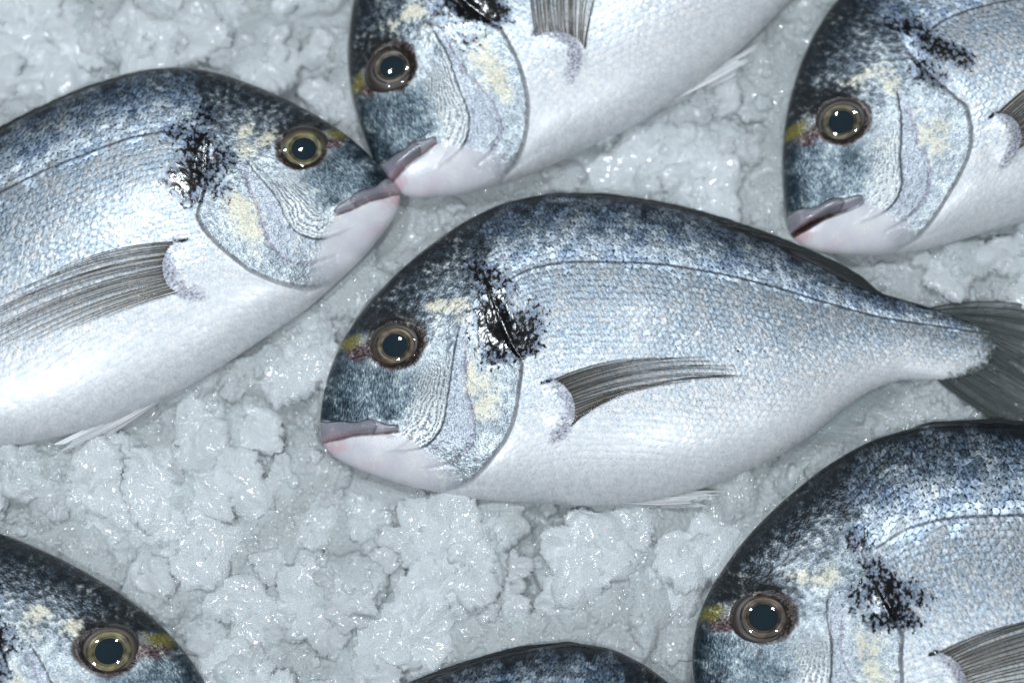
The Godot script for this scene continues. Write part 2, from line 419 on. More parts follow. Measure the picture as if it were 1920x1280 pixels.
			# relief of the bones
			if dg > -160.0 and dg < 60.0 and gx0 - x < 190.0:
				var over := smoothstep(-3.0, 5.0, dg)
				macro[q0] += (6.5 * exp(minf(dg, 0.0) / 36.0) * (1.0 - over) - 4.0 * exp(-maxf(dg, 0.0) / 10.0) * over) * gill_on * (0.35 + 0.65 * smoothstep(620.0, 690.0, y))
			var dpp := (x - px0) * pc
			if dpp < 0.0 and dpp > -90.0 and px0 - x < 46.0: macro[q0] += 3.6 * exp(dpp / 22.0) * pre_on
			var dii := absf(x - ix0) * ic
			if dii < 9.0: macro[q0] -= 1.8 * (1.0 - smoothstep(0.0, 7.0, dii)) * inter_on
			# gill slit colour
			var gl := (1.0 - smoothstep(0.5, 3.6, absf(dg - 1.5) + (n2 - 0.5) * 3.0)) * gill_on * (0.62 - 0.50 * smoothstep(680.0, 840.0, y)) * (0.25 + 1.1 * n4)
			if gl > 0.0:
				r = lerpf(r, 0.36, gl); g = lerpf(g, 0.31, gl); b = lerpf(b, 0.35, gl)
			# black blotch
			var kk := black[q0]
			if kk > 0.03:
				var streak := N2[((int(y * 0.9 - x * 0.3) + so) & 511) * 512 + ((int(x * 1.3 + y * 0.3) + so) & 511)] * lsc
				var nk := N1[(int(y * 1.1 - x * 0.4) + so * 3 & 511) * 512 + (int(x * 1.3 + y * 0.5) + so & 511)] * lsc
				var kb := smoothstep(0.30, 0.80, kk * 0.85 + (streak - 0.5) * 1.5 + (nk - 0.5) * 0.9 + (n1 - 0.5) * 0.4 - 0.02)
				r = lerpf(r, 0.025, kb); g = lerpf(g, 0.028, kb); b = lerpf(b, 0.036, kb)
				var kbl := smoothstep(0.05, 0.7, kk) * (1.0 - kb) * 0.75
				r = lerpf(r, 0.34 + (n1 - 0.5) * 0.6, kbl); g = lerpf(g, 0.39 + (n1 - 0.5) * 0.6, kbl); b = lerpf(b, 0.47 + (n1 - 0.5) * 0.6, kbl)
				rough = lerpf(rough, 0.17, kb); coat *= 1.0 - 0.9 * kb; metal *= 1.0 - kb
				hh = lerpf(hh, 0.45 + (streak - 0.5) * 0.22 + (n3 - 0.5) * 0.5, smoothstep(0.05, 0.35, kk))
			alb[q0 * 3] = clampi(int(r * bright * 255.0), 4, 250)
			alb[q0 * 3 + 1] = clampi(int(g * bright * 255.0), 4, 250)
			alb[q0 * 3 + 2] = clampi(int(b * bright * 255.0), 4, 252)
			orm[q0 * 3] = clampi(int(coat * 255.0), 0, 255)
			orm[q0 * 3 + 1] = clampi(int(rough * 255.0), 20, 250)
			orm[q0 * 3 + 2] = clampi(int(metal * 255.0), 0, 255)
			hgt[q0] = clampi(int(hh * 255.0), 0, 255)
	var res := {"W": W, "H": H, "alb": alb, "orm": orm, "hgt": hgt}
	res.merge(shape_fish(S, W, H, s, macro, hgt))
	done[idx] = res

# ---------------------------------------------------------------- the body's surface
func warp(S: Dictionary, x: float, y: float) -> Vector2:
	var w: Array = S.warp
	var u := (minf(x, 1450.0) - 1000.0) / 400.0
	var v := (y - 650.0) / 300.0
	return Vector2(x + w[0] * u + w[1] * v + w[2] * u * u + w[3] * u * v + w[4] * v * v, y + w[5] * u + w[6] * v + w[7] * u * u + w[8] * u * v + w[9] * v * v)

func local(S: Dictionary, x: float, y: float, z: float) -> Vector3:
	var p := warp(S, x, y)
	return Vector3((p.x - 1200.0) * K * (-1.0 if S.mirror else 1.0), z * K, (p.y - 650.0) * K / FORESHORT)

func shape_fish(S: Dictionary, W: int, H: int, s: float, macro: PackedFloat32Array, hgt: PackedByteArray) -> Dictionary:
	var NX: int = S.nx
	var NY: int = S.ny
	var NB := 14
	var rows := NY + NB
	var v := PackedVector3Array(); v.resize((NX + 1) * (rows + 1))
	var uv := PackedVector2Array(); uv.resize((NX + 1) * (rows + 1))
	var xs := PackedFloat32Array()
	for i in NX + 1:
		var t := float(i) / NX
		xs.append(602.05 + 1265.5 * (t - 0.93 * t * pow(1.0 - t, 7.0)))
	for i in NX + 1:
		var x := xs[i]
		var top := at(TOP, 602, x)
		var bot := at(BOT, 602, x)
		var wid := at(WID, 602, x)
		var mid := 0.5 * (top + bot)
		var hf := 0.5 * (bot - top)
		for j in rows + 1:
			var y: float
			var z: float
			if j <= NY:
				var tt := float(j) / NY
				var e := lerpf(-cos(PI * tt), 2.0 * tt - 1.0, 0.55 * (1.0 - pow(absf(2.0 * tt - 1.0), 6.0)))
				if j == 0: e = -1.0
				if j == NY: e = 1.0
				y = mid + hf * e
				var sec := section(e)
				var gxx := clampf((x - X0) * s, 0.0, W - 2.0)
				var gyy := clampf((y - Y0) * s, 0.0, H - 2.0)
				var tx := int(gxx)
				var ty := int(gyy)
				var o := ty * W + tx
				var lift := lerpf(lerpf(macro[o], macro[o + 1], gxx - tx), lerpf(macro[o + W], macro[o + W + 1], gxx - tx), gyy - ty) + (hgt[o] / 255.0 - 0.5) * 0.8
				z = wid * sec + lift * smoothstep(0.02, 0.5, sec) * minf(1.0, wid / 30.0)
			else:
				var tt := float(j - NY) / NB
				var e := cos(PI * tt)
				y = mid + hf * e
				z = -wid * section(e)
			var q := i * (rows + 1) + j
			v[q] = local(S, x, y, z)
			uv[q] = Vector2((x - X0) / TW, (y - Y0) / TH)
	var n := PackedVector3Array(); n.resize(v.size())
	var sg := 1.0 if not S.mirror else -1.0
	for i in NX + 1:
		for j in rows + 1:
			var a := v[maxi(i - 1, 0) * (rows + 1) + j]
			var b := v[mini(i + 1, NX) * (rows + 1) + j]
			var jm := j - 1 if j > 0 else rows - 1
			var jp := j + 1 if j < rows else 1
			var c := v[i * (rows + 1) + jm]
			var d := v[i * (rows + 1) + jp]
			n[i * (rows + 1) + j] = (d - c).cross(b - a).normalized() * sg
	var idx := PackedInt32Array(); idx.resize(NX * rows * 6)
	var k := 0
	for i in NX:
		for j in rows:
			var a := i * (rows + 1) + j
			var b := a + rows + 1
			if S.mirror:
				idx[k] = a; idx[k + 1] = a + 1; idx[k + 2] = b; idx[k + 3] = b; idx[k + 4] = a + 1; idx[k + 5] = b + 1
			else:
				idx[k] = a; idx[k + 1] = b; idx[k + 2] = a + 1; idx[k + 3] = b; idx[k + 4] = b + 1; idx[k + 5] = a + 1
			k += 6
	return {"v": v, "n": n, "uv": uv, "idx": idx}

func mesh_of(v: PackedVector3Array, n: PackedVector3Array, uv: PackedVector2Array, idx: PackedInt32Array, col := PackedColorArray()) -> ArrayMesh:
	var a := []
	a.resize(Mesh.ARRAY_MAX)
	a[Mesh.ARRAY_VERTEX] = v
	a[Mesh.ARRAY_NORMAL] = n
	if uv.size(): a[Mesh.ARRAY_TEX_UV] = uv
	if col.size(): a[Mesh.ARRAY_COLOR] = col
	a[Mesh.ARRAY_INDEX] = idx
	var m := ArrayMesh.new()
	m.add_surface_from_arrays(Mesh.PRIMITIVE_TRIANGLES, a)
	return m

# a sheet given as rows of points; vertex colours follow the rows
func sheet(rows: Array, cols: Array, thick := 0.0) -> ArrayMesh:
	var st := SurfaceTool.new()
	st.begin(Mesh.PRIMITIVE_TRIANGLES)
	var nr := rows.size()
	var nc: int = rows[0].size()
	for side in (2 if thick > 0.0 else 1):
		for i in nr:
			for j in nc:
				st.set_color(cols[i][j])
				st.add_vertex(rows[i][j] - Vector3(0, thick * side, 0))
	for side in (2 if thick > 0.0 else 1):
		for i in nr - 1:
			for j in nc - 1:
				var a := side * nr * nc + i * nc + j
				for q in [a, a + 1, a + nc, a + nc, a + 1, a + nc + 1]: st.add_index(q)
	st.generate_normals()
	return st.commit()

# a tapered tube along points
func tube(pts: Array, r0: float, r1: float, sides := 6) -> ArrayMesh:
	var v := PackedVector3Array()
	var n := PackedVector3Array()
	var idx := PackedInt32Array()
	var m := pts.size()
	for i in m:
		var d: Vector3 = (pts[mini(i + 1, m - 1)] - pts[maxi(i - 1, 0)]).normalized()
		var a := d.cross(Vector3.UP if absf(d.y) < 0.9 else Vector3.RIGHT).normalized()
		var b := a.cross(d)
		var r := lerpf(r0, r1, float(i) / (m - 1))
		for k in sides:
			var w := TAU * k / sides
			var q := a * cos(w) + b * sin(w)
			n.append(q)
			v.append(pts[i] + q * r)
	for i in m - 1:
		for k in sides:
			var a := i * sides + k
			var b := i * sides + (k + 1) % sides
			for q in [a, b, a + sides, b, b + sides, a + sides]: idx.append(q)
	return mesh_of(v, n, PackedVector2Array(), idx)

# turned shape: profile of [radius, height], with an oval stretch, and a wobble of the outline
func lathe(prof: Array, ox := 1.0, oz := 1.0, sides := 48) -> ArrayMesh:
	var blotch := FastNoiseLite.new()
	blotch.frequency = 0.6
	var st := SurfaceTool.new()
	st.begin(Mesh.PRIMITIVE_TRIANGLES)
	for p in prof:
		for k in sides:
			var w := TAU * k / sides
			if p.size() > 2:
				var pigment := clampf(0.9 + 1.5 * blotch.get_noise_2d(cos(w) * 2.6 + p[0] * 250.0, sin(w) * 2.6 + prof.size() * 7.0), 0.4, 1.5)
				st.set_color(Color(p[2].r * pigment, p[2].g * pigment, p[2].b * pigment))
			st.add_vertex(Vector3(cos(w) * p[0] * ox, p[1], sin(w) * p[0] * oz))
	for i in prof.size() - 1:
		for k in sides:
			var a := i * sides + k
			var b := i * sides + (k + 1) % sides
			for q in [a, b, a + sides, b, b + sides, a + sides]: st.add_index(q)
	st.generate_normals()
	return st.commit()

# ---------------------------------------------------------------- fins, eye, whole fish
var M := {}

func path(a: Vector2, b: Vector2, bend: float, n: int) -> Array:
	var o := []
	var d := b - a
	var side := Vector2(-d.y, d.x)
	for i in n + 1:
		var t := float(i) / n
		o.append(a + d * t + side * bend * 4.0 * t * (1.0 - t))
	return o

func fan(S: Dictionary, root: Node, called: String, bases: Array, tips: Array, bends: Array, lift0: float, lift1: float, rays: int, ray_mat: Material, skin_mat: Material, c0: Color, c1: Color, rw: float, seedling: int, skin_part := 1.0, on_body := true) -> void:
	var rng := RandomNumberGenerator.new()
	rng.seed = seedling
	var fin := Node3D.new()
	fin.name = called
	root.add_child(fin, true)
	var n := 16
	var lines := []
	var nb := bases.size() - 1
	for i in rays:
		var t := clampf((i + rng.randf_range(-0.3, 0.3)) / (rays - 1), 0.0, 1.0)
		var k := mini(int(t * nb), nb - 1)
		var u := t * nb - k
		var a: Vector2 = bases[k].lerp(bases[k + 1], u)
		var e: Vector2 = tips[k].lerp(tips[k + 1], u)
		e += (e - a) * rng.randf_range(-0.14, 0.05)
		var l := []
		var pts: Array = path(a, e, lerpf(bends[k], bends[k + 1], u) + rng.randf_range(-0.009, 0.009), n)
		for m in n + 1:
			var w := float(m) / n
			var p: Vector2 = pts[m]
			var z := flank(p.x, p.y) if on_body else 0.0
			l.append(local(S, p.x, p.y, z + lerpf(lift0, lift1, w) + rng.randf_range(-0.3, 0.3)))
		lines.append(l)
	for i in rays:
		part("ray", tube(lines[i], rw * K, rw * 0.35 * K, 5), ray_mat, fin)
	var rows := []
	var cols := []
	var gap := []
	var tint := []
	for i in rays:
		gap.append(rng.randf_range(0.45, 1.25))
		tint.append(rng.randf_range(0.6, 1.5))
	for i in rays:
		for sub in (2 if i < rays - 1 else 1):
			var row := []
			var crow := []
			for m in n + 1:
				var p: Vector3 = lines[i][m]
				if sub == 1: p = (lines[i][m] + lines[i + 1][m]) * 0.5 - Vector3(0, 1.4 * K, 0)
				var w := float(m) / n
				var c := c0.lerp(c1, w)
				c.a = minf(c.a * gap[i], 1.0)
				c = Color(c.r * tint[i], c.g * tint[i], c.b * tint[i], c.a)
				if called == "pectoral_fin": c = c.lerp(Color(0.30, 0.27, 0.21, c.a * 0.6), smoothstep(0.45, 0.95, float(i) / rays))
				if sub == 1 and called != "pelvic_fin": c.a *= 1.0 - smoothstep(0.55, 0.95, w) * 0.8
				row.append(p - Vector3(0, 0.5 * K, 0)); crow.append(c)
			rows.append(row); cols.append(crow)
	part("membrane", sheet(rows, cols), skin_mat, fin)

func build_fish(idx: int) -> Node3D:
	var S: Dictionary = fishes[idx]
	var R: Dictionary = done[idx]
	var root := Node3D.new()
	root.name = numbered("sea_bream")
	add_child(root)
	root.position = Vector3(S.pos[0], S.pos[1], S.pos[2])
	root.rotation_degrees.y = -S.rot
	tag(root, S.label, "fish", "sea breams laid on the crushed ice")
	var m := ORMMaterial3D.new()
	m.albedo_texture = ImageTexture.create_from_image(Image.create_from_data(R.W, R.H, false, Image.FORMAT_RGB8, R.alb))
	m.orm_texture = ImageTexture.create_from_image(Image.create_from_data(R.W, R.H, false, Image.FORMAT_RGB8, R.orm))
	m.heightmap_enabled = true
	m.heightmap_texture = ImageTexture.create_from_image(Image.create_from_data(R.W, R.H, false, Image.FORMAT_R8, R.hgt))
	m.heightmap_scale = 0.045
	m.texture_repeat = false
	m.clearcoat_enabled = true
	m.clearcoat_texture = m.orm_texture
	m.clearcoat = 0.25
	m.clearcoat_roughness = 0.22
	part("body", mesh_of(R.v, R.n, R.uv, R.idx), m, root)
	# eye
	var e := P(742, 648)
	var eye := Node3D.new()
	eye.name = "eye"
	root.add_child(eye, true)
	var ez := flank(e.x, e.y)
	eye.position = local(S, e.x, e.y, ez - 5.0)
	eye.rotation.z = (0.16 + S.eye_tilt) * (-1.0 if S.mirror else 1.0)
	eye.rotation.x = S.eye_tilt
	eye.scale = Vector3.ONE * S.eye
	var k := K
	part("eyeball", lathe([[58 * k, -10 * k], [54 * k, -1 * k], [49 * k, 4.5 * k], [43 * k, 7.0 * k], [38 * k, 7.2 * k]], 1.0, 0.88), M.eyeball, eye)
	var bronze := Color(0.46, 0.42, 0.36)
	part("iris", lathe([[39 * k, 6.6 * k, bronze], [38 * k, 8.0 * k, bronze], [35 * k, 9.4 * k, bronze], [31 * k, 9.8 * k, bronze], [28.5 * k, 9.3 * k, bronze], [26.6 * k, 8.4 * k, bronze], [25.2 * k, 7.6 * k, Color(1.15, 1.0, 0.72)], [24.2 * k, 6.6 * k, Color(1.15, 1.0, 0.72)]], 1.0, 0.91), M.iris[S.iris], eye)
	part("pupil", lathe([[25.4 * k, 6.0 * k], [19 * k, 8.6 * k], [11 * k, 10.2 * k], [0.2 * k, 10.8 * k]], 1.0, 0.92), M.pupil, eye)
	var dome := []
	for i in 13:
		var a := float(i) / 12 * PI * 0.5
		dome.append([maxf(54.0 * cos(a), 0.2) * k, (-2.0 + 18.0 * sin(a)) * k])
	part("cornea", lathe(dome, 1.0, 0.88), M.cornea, eye)
	# breast fin, turned about its root by S.fin
	var piv := P(1058, 755)
	var pb := []
	var pt := []
	for p in [[1038, 711], [1056, 720], [1070, 737], [1077, 757], [1078, 777], [1070, 797]]:
		pb.append(piv + (P(p[0], p[1]) - piv).rotated(S.fin * 0.55))
	for p in S.tips:
		pt.append(piv + (P(p[0], p[1]) - piv).rotated(S.fin))
	fan(S, root, "pectoral_fin", pb, pt, [-0.05, -0.05, -0.05, -0.045, -0.04, -0.02], 4.0, 4.0, 20, M.ray_dark, M.skin_dark, Color(0.12, 0.11, 0.09, 0.70), Color(0.12, 0.12, 0.115, 0.12), 1.1, 11 + idx)
	# belly fins
	for q in 2:
		var o := 8.0 * q
		fan(S, root, "pelvic_fin", [Vector2(1108, 918 - o * 0.2), Vector2(1116, 930 - o * 0.2)], [Vector2(1345, 916 + o), Vector2(1300, 938 + o)], [0.01, 0.03], -12.0 + 16.0 * (1 - q), -16.0 + 18.0 * (1 - q), 7, M.ray_pale, M.skin_pale, Color(0.74, 0.72, 0.72, 1.0), Color(0.62, 0.66, 0.66, 0.95), 1.3, 31 + idx + q, 1.0, false)
	# anal fin
	fan(S, root, "anal_fin", [Vector2(1450, 846), Vector2(1540, 790), Vector2(1640, 724), Vector2(1694, 708)], [Vector2(1530, 850), Vector2(1610, 800), Vector2(1680, 752), Vector2(1728, 722)], [0.03, 0.03, 0.03, 0.02], -2.0, -10.0, 12, M.ray_grey, M.skin_grey, Color(0.26, 0.30, 0.31, 0.6), Color(0.26, 0.30, 0.30, 0.3), 1.4, 51 + idx, 1.0, false)
	# back fin, folded down: the black band that the photograph shows along the back of each fish
	var fin := Node3D.new()
	fin.name = "dorsal_fin"
	root.add_child(fin, true)
	var rows := [[], [], [], []]
	var cols := [[], [], [], []]
	var edge := curve([985, 371, 1040, 357, 1120, 357, 1205, 367, 1290, 384, 1355, 402, 1455, 437, 1540, 473, 1615, 513, 1652, 545, 1668, 556], 985, 1668)
	var wob := RandomNumberGenerator.new()
	wob.seed = 71 + idx
	for n in 86:
		var x := 985.0 + n * 8.0
		var inner := at(TOP, 602, x) + 7.0
		var outer := minf(at(edge, 985, x) + wob.randf_range(-0.8, 0.8), inner - 1.0)
		for q in 4:
			var y := lerpf(inner, outer, q / 3.0)
			rows[q].append(local(S, x, y, [flank(x, inner) + 1.0, 4.5, 3.0, 0.0][q]))
			cols[q].append(Color.WHITE)
	part("membrane", sheet(rows, cols, 1.5 * K), M.fin_black, fin)
	for n in 14:
		var x := 1000.0 + n * 44.0
		var l := []
		for q in 9:
			var w := q / 8.0
			var xx := minf(x + w * 96.0, 1660.0)
			var inner := at(TOP, 602, xx) + 3.0
			l.append(local(S, xx, lerpf(inner, minf(at(edge, 985, xx), inner), w * 0.85), 5.0 - 2.5 * w))
		part("spine", tube(l, 1.9 * K, 0.6 * K, 6), M.ray_black, fin)
	# tail fin
	fan(S, root, "tail_fin", [Vector2(1745, 578), Vector2(1790, 592), Vector2(1838, 618), Vector2(1862, 645), Vector2(1845, 680), Vector2(1800, 700), Vector2(1752, 708)], [Vector2(2050, 590), Vector2(2015, 640), Vector2(1970, 680), Vector2(1955, 712), Vector2(1965, 752), Vector2(1985, 800), Vector2(1995, 850)], [-0.07, -0.03, 0.0, 0.0, 0.0, 0.02, 0.05], 1.0, -14.0, 21, M.ray_tail, M.skin_tail, Color(0.030, 0.037, 0.037, 0.98), Color(0.045, 0.053, 0.05, 0.92), 1.8, 91 + idx, 1.0, false)
	return root

# ---------------------------------------------------------------- ice
const BX := 0.262
const BZ := 0.185
const CELL := 0.00062

func ice_surface(_i: int) -> void:
	var nx := int(2.0 * BX / CELL)
	var nz := int(2.0 * BZ / CELL)
	var h := PackedFloat32Array(); h.resize(nx * nz)
	var lim := PackedFloat32Array(); lim.resize(nx * nz); lim.fill(1.0)
	var gap := PackedFloat32Array(); gap.resize(nx * nz); gap.fill(0.006)
	# room taken by the fish
	for S in fishes:
		var ca := cos(deg_to_rad(S.rot))
		var sa := sin(deg_to_rad(S.rot))
		var x := 602.0
		while x < 1990.0:
			var top := at(TOP, 602, x)
			var bot := at(BOT, 602, x)
			var wid := at(WID, 602, x)
			var y := top - 9.0
			if x > 985.0 and x < 1680.0: y = top - 26.0
			var low := bot + 9.0
			if x > 1090.0: low = bot + 26.0
			if x > 1700.0:
				y = 560.0
				low = 760.0
			while y < low:
				if y < top or y >= bot:
					var m := local(S, x, y, 0.0)
					var mx := int((S.pos[0] + ca * m.x - sa * m.z + BX) / CELL)
					var mz := int((S.pos[2] + sa * m.x + ca * m.z + BZ) / CELL)
					if mx >= 0 and mz >= 0 and mx < nx and mz < nz:
						gap[mz * nx + mx] = minf(gap[mz * nx + mx], S.pos[1] - 0.0045)
					y += 2.0
					continue
				var z := wid * section((y - 0.5 * (top + bot)) / (0.5 * (bot - top)))
				var l := local(S, x, y, -z)
				var wx: float = S.pos[0] + ca * l.x - sa * l.z
				var wz: float = S.pos[2] + sa * l.x + ca * l.z
				var ix := int((wx + BX) / CELL)
				var iz := int((wz + BZ) / CELL)
				if ix >= 0 and iz >= 0 and ix < nx and iz < nz:
					lim[iz * nx + ix] = minf(lim[iz * nx + ix], S.pos[1] + l.y + 0.0012)
				y += 2.0
			x += 2.0
	var rough := FastNoiseLite.new()
	rough.seed = 5
	rough.frequency = 14.0
	rough.fractal_octaves = 3
	var crag := FastNoiseLite.new()
	crag.seed = 9
	crag.frequency = 260.0
	crag.fractal_octaves = 3
	for iz in nz:
		for ix in nx:
			var wx := ix * CELL - BX
			var wz := iz * CELL - BZ
			h[iz * nx + ix] = -0.0130 + 0.005 * rough.get_noise_2d(wx, wz) + 0.0014 * crag.get_noise_2d(wx, wz)
	var rng := RandomNumberGenerator.new()
	rng.seed = 41
	# lumps of frozen-together flakes, each a crusty slab with a ragged outline
	for c in 1500:
		var cx := rng.randf_range(-BX, BX)
		var cz := rng.randf_range(-BZ, BZ)
		var rad := 0.004 + 0.019 * pow(rng.randf(), 2.2)
		var lobes := []
		for k in 5: lobes.append([rng.randf_range(0, TAU), rng.randf_range(0.04, 0.16) / (1.0 + 0.25 * k)])
		var asp := rng.randf_range(0.6, 1.0)
		var an := rng.randf_range(0, PI)
		var ca := cos(an)
		var sa := sin(an)
		var mound := 0.5 + 0.5 * smoothstep(-0.02, 0.10, cz) * (1.0 - smoothstep(-0.02, 0.14, cx))
		var base := -0.0145 + 0.0068 * mound + 0.005 * rough.get_noise_2d(cx, cz) + rng.randf_range(-0.0035, 0.0035) - 0.12 * (rad - 0.008)
		var thick := rng.randf_range(0.22, 0.42) * rad
		var gx := rng.randf_range(-0.24, 0.24)
		var gz := rng.randf_range(-0.24, 0.24)
		for iz in range(maxi(0, int((cz - rad * 1.5 + BZ) / CELL)), mini(nz, int((cz + rad * 1.5 + BZ) / CELL) + 1)):
			for ix in range(maxi(0, int((cx - rad * 1.5 + BX) / CELL)), mini(nx, int((cx + rad * 1.5 + BX) / CELL) + 1)):
				var dx := ix * CELL - BX - cx
				var dz := iz * CELL - BZ - cz
				var u := (dx * ca + dz * sa) / rad
				var w := (-dx * sa + dz * ca) / (rad * asp)
				var d := sqrt(u * u + w * w)
				if d > 1.5: continue
				var th := atan2(w, u)
				var rr := 1.0
				for k in 5: rr += lobes[k][1] * sin(th * (k + 2) + lobes[k][0])
				var cn := crag.get_noise_2d(ix * CELL + 3.0, iz * CELL + c * 0.01)
				d = d / rr + 0.11 * cn
				if d >= 1.0: continue
				var t := base + thick * sqrt(1.0 - d * d * d) + gx * dx + gz * dz + 0.0003 * cn
				var q := iz * nx + ix
				if t > h[q]: h[q] = t
	# slush settles into narrow cracks
	var mean := h.duplicate()
	for turn in 2:
		for way in [1, nx]:
			var from := mean.duplicate()
			for q in range(8 * way, nx * nz - 8 * way):
				mean[q] = (from[q - 8 * way] + from[q - 6 * way] + from[q - 4 * way] + from[q - 2 * way] + from[q] + from[q + 2 * way] + from[q + 4 * way] + from[q + 6 * way] + from[q + 8 * way]) / 9.0
	for q in nx * nz:
		h[q] = maxf(h[q], mean[q] - 0.0007)
	# soften the rims of the gaps
	for turn in 2:
		for way in [1, nx]:
			var src := gap.duplicate()
			for q in range(4 * way, nx * nz - 4 * way):
				gap[q] = (src[q - 4 * way] + src[q - 2 * way] + src[q] + src[q + 2 * way] + src[q + 4 * way]) * 0.2
	# fine grain, and the hollows the fish press into the ice
	var fine := FastNoiseLite.new()
	fine.seed = 21
	fine.frequency = 700.0
	fine.fractal_octaves = 2
	for iz in nz:
		for ix in nx:
			var q := iz * nx + ix
			h[q] += 0.00022 * fine.get_noise_2d(ix * CELL, iz * CELL)
			var gp := gap[q] + 0.004 * rough.get_noise_2d(ix * CELL * 5.0, iz * CELL * 5.0) + 0.0015 * crag.get_noise_2d(ix * CELL, iz * CELL)
			if gap[q] < 0.0055 and h[q] > gp: h[q] = gp
			if h[q] > lim[q]: h[q] = lim[q]
	var v := PackedVector3Array(); v.resize(nx * nz)
	var n := PackedVector3Array(); n.resize(nx * nz)
	for iz in nz:
		for ix in nx:
			var q := iz * nx + ix
			v[q] = Vector3(ix * CELL - BX, h[q], iz * CELL - BZ)
			var hx := h[iz * nx + mini(ix + 1, nx - 1)] - h[iz * nx + maxi(ix - 1, 0)]
			var hz := h[mini(iz + 1, nz - 1) * nx + ix] - h[maxi(iz - 1, 0) * nx + ix]
			n[q] = Vector3(-hx, 2.0 * CELL, -hz).normalized()
	var idx := PackedInt32Array(); idx.resize((nx - 1) * (nz - 1) * 6)
	var k := 0
	for iz in nz - 1:
		for ix in nx - 1:
			var a := iz * nx + ix
			idx[k] = a; idx[k + 1] = a + 1; idx[k + 2] = a + nx; idx[k + 3] = a + 1; idx[k + 4] = a + nx + 1; idx[k + 5] = a + nx
			k += 6
	bed = {"v": v, "n": n, "idx": idx, "h": h, "lim": lim, "nx": nx, "nz": nz}

func bed_height(x: float, z: float) -> float:
	var ix := clampi(int((x + BX) / CELL), 0, bed.nx - 1)
	var iz := clampi(int((z + BZ) / CELL), 0, bed.nz - 1)
	return bed.h[iz * bed.nx + ix]

func bed_free(x: float, z: float, r: float) -> bool:
	for k in 9:
		var a := TAU * k / 8.0
		var rr := 0.0 if k == 8 else r
		var ix := int((x + cos(a) * rr + BX) / CELL)
		var iz := int((z + sin(a) * rr + BZ) / CELL)
		if ix < 0 or iz < 0 or ix >= bed.nx or iz >= bed.nz: continue
		if bed.lim[iz * bed.nx + ix] < 0.9: return false
	return true

func lump(sd: int, detail: int, crag: float, flat: float) -> ArrayMesh:
	var sp := SphereMesh.new()
	sp.radius = 1.0
	sp.height = 2.0
	sp.radial_segments = detail
	sp.rings = detail / 2
	var ar := sp.get_mesh_arrays()
	var v: PackedVector3Array = ar[Mesh.ARRAY_VERTEX]
	var no := FastNoiseLite.new()
	no.seed = sd
	no.frequency = 0.9
	no.fractal_octaves = 4
	var cell := FastNoiseLite.new()
	cell.seed = sd + 50
	cell.noise_type = FastNoiseLite.TYPE_CELLULAR
	cell.frequency = 0.8
	var st := SurfaceTool.new()
	st.begin(Mesh.PRIMITIVE_TRIANGLES)
	for p in v:
		var d := 1.0 + crag * no.get_noise_3dv(p) * 1.4 + crag * 0.7 * cell.get_noise_3dv(p)
		st.add_vertex(Vector3(p.x * d, p.y * d * flat, p.z * d))
	for q in ar[Mesh.ARRAY_INDEX]: st.add_index(q)
	st.generate_normals()
	return st.commit()

# a slab of frozen-together grains with a crumbly outline, about one unit in radius
func flake(sd: int) -> ArrayMesh:
	var no := FastNoiseLite.new()
	no.seed = sd
	no.frequency = 1.0
	no.fractal_octaves = 2
	no.fractal_gain = 0.5
	var rng := RandomNumberGenerator.new()
	rng.seed = sd
	var lobes := []
	for k in 5: lobes.append([rng.randf_range(0, TAU), rng.randf_range(0.08, 0.30) / (1.0 + 0.35 * k)])
	var st := SurfaceTool.new()
	st.begin(Mesh.PRIMITIVE_TRIANGLES)
	var seg := 120
	var rho := [0.01, 0.18, 0.34, 0.50, 0.64, 0.76, 0.85, 0.92, 0.97, 1.0, 0.97, 0.85, 0.55, 0.02]
	var lev := [1.0, 1.0, 0.98, 0.96, 0.92, 0.86, 0.76, 0.6, 0.34, 0.0, -0.3, -0.55, -0.75, -0.8]
	for i in rho.size():
		for k in seg:
			var a := TAU * k / seg
			var c := Vector3(cos(a), 0, sin(a))
			var lob := 1.0
			for q in 5: lob += lobes[q][1] * sin(a * (q + 1) + lobes[q][0])
			var rim: float = smoothstep(0.9, 1.0, rho[i])
			var r: float = rho[i] * lob * (1.0 + rim * (0.16 * no.get_noise_3dv(c * 3.2 + Vector3(0, lev[i] * 0.3, 0)) + 0.10 * no.get_noise_3dv(c * 8.0 + Vector3(3, lev[i], 0))))
			var p := c * r
			var y: float = 0.30 * lev[i] + 0.22 * no.get_noise_3dv(p * 0.9 + Vector3(0, 9, 0)) + 0.10 * no.get_noise_3dv(p * 2.2 + Vector3(5, 9, 0))
			st.set_uv(Vector2(p.x, p.z))
			st.add_vertex(Vector3(p.x, y, p.z))
	for i in rho.size() - 1:
		for k in seg:
			var a := i * seg + k
			var b := i * seg + (k + 1) % seg
			for q in [a, b, a + seg, b, b + seg, a + seg]: st.add_index(q)
	st.generate_normals()
	return st.commit()

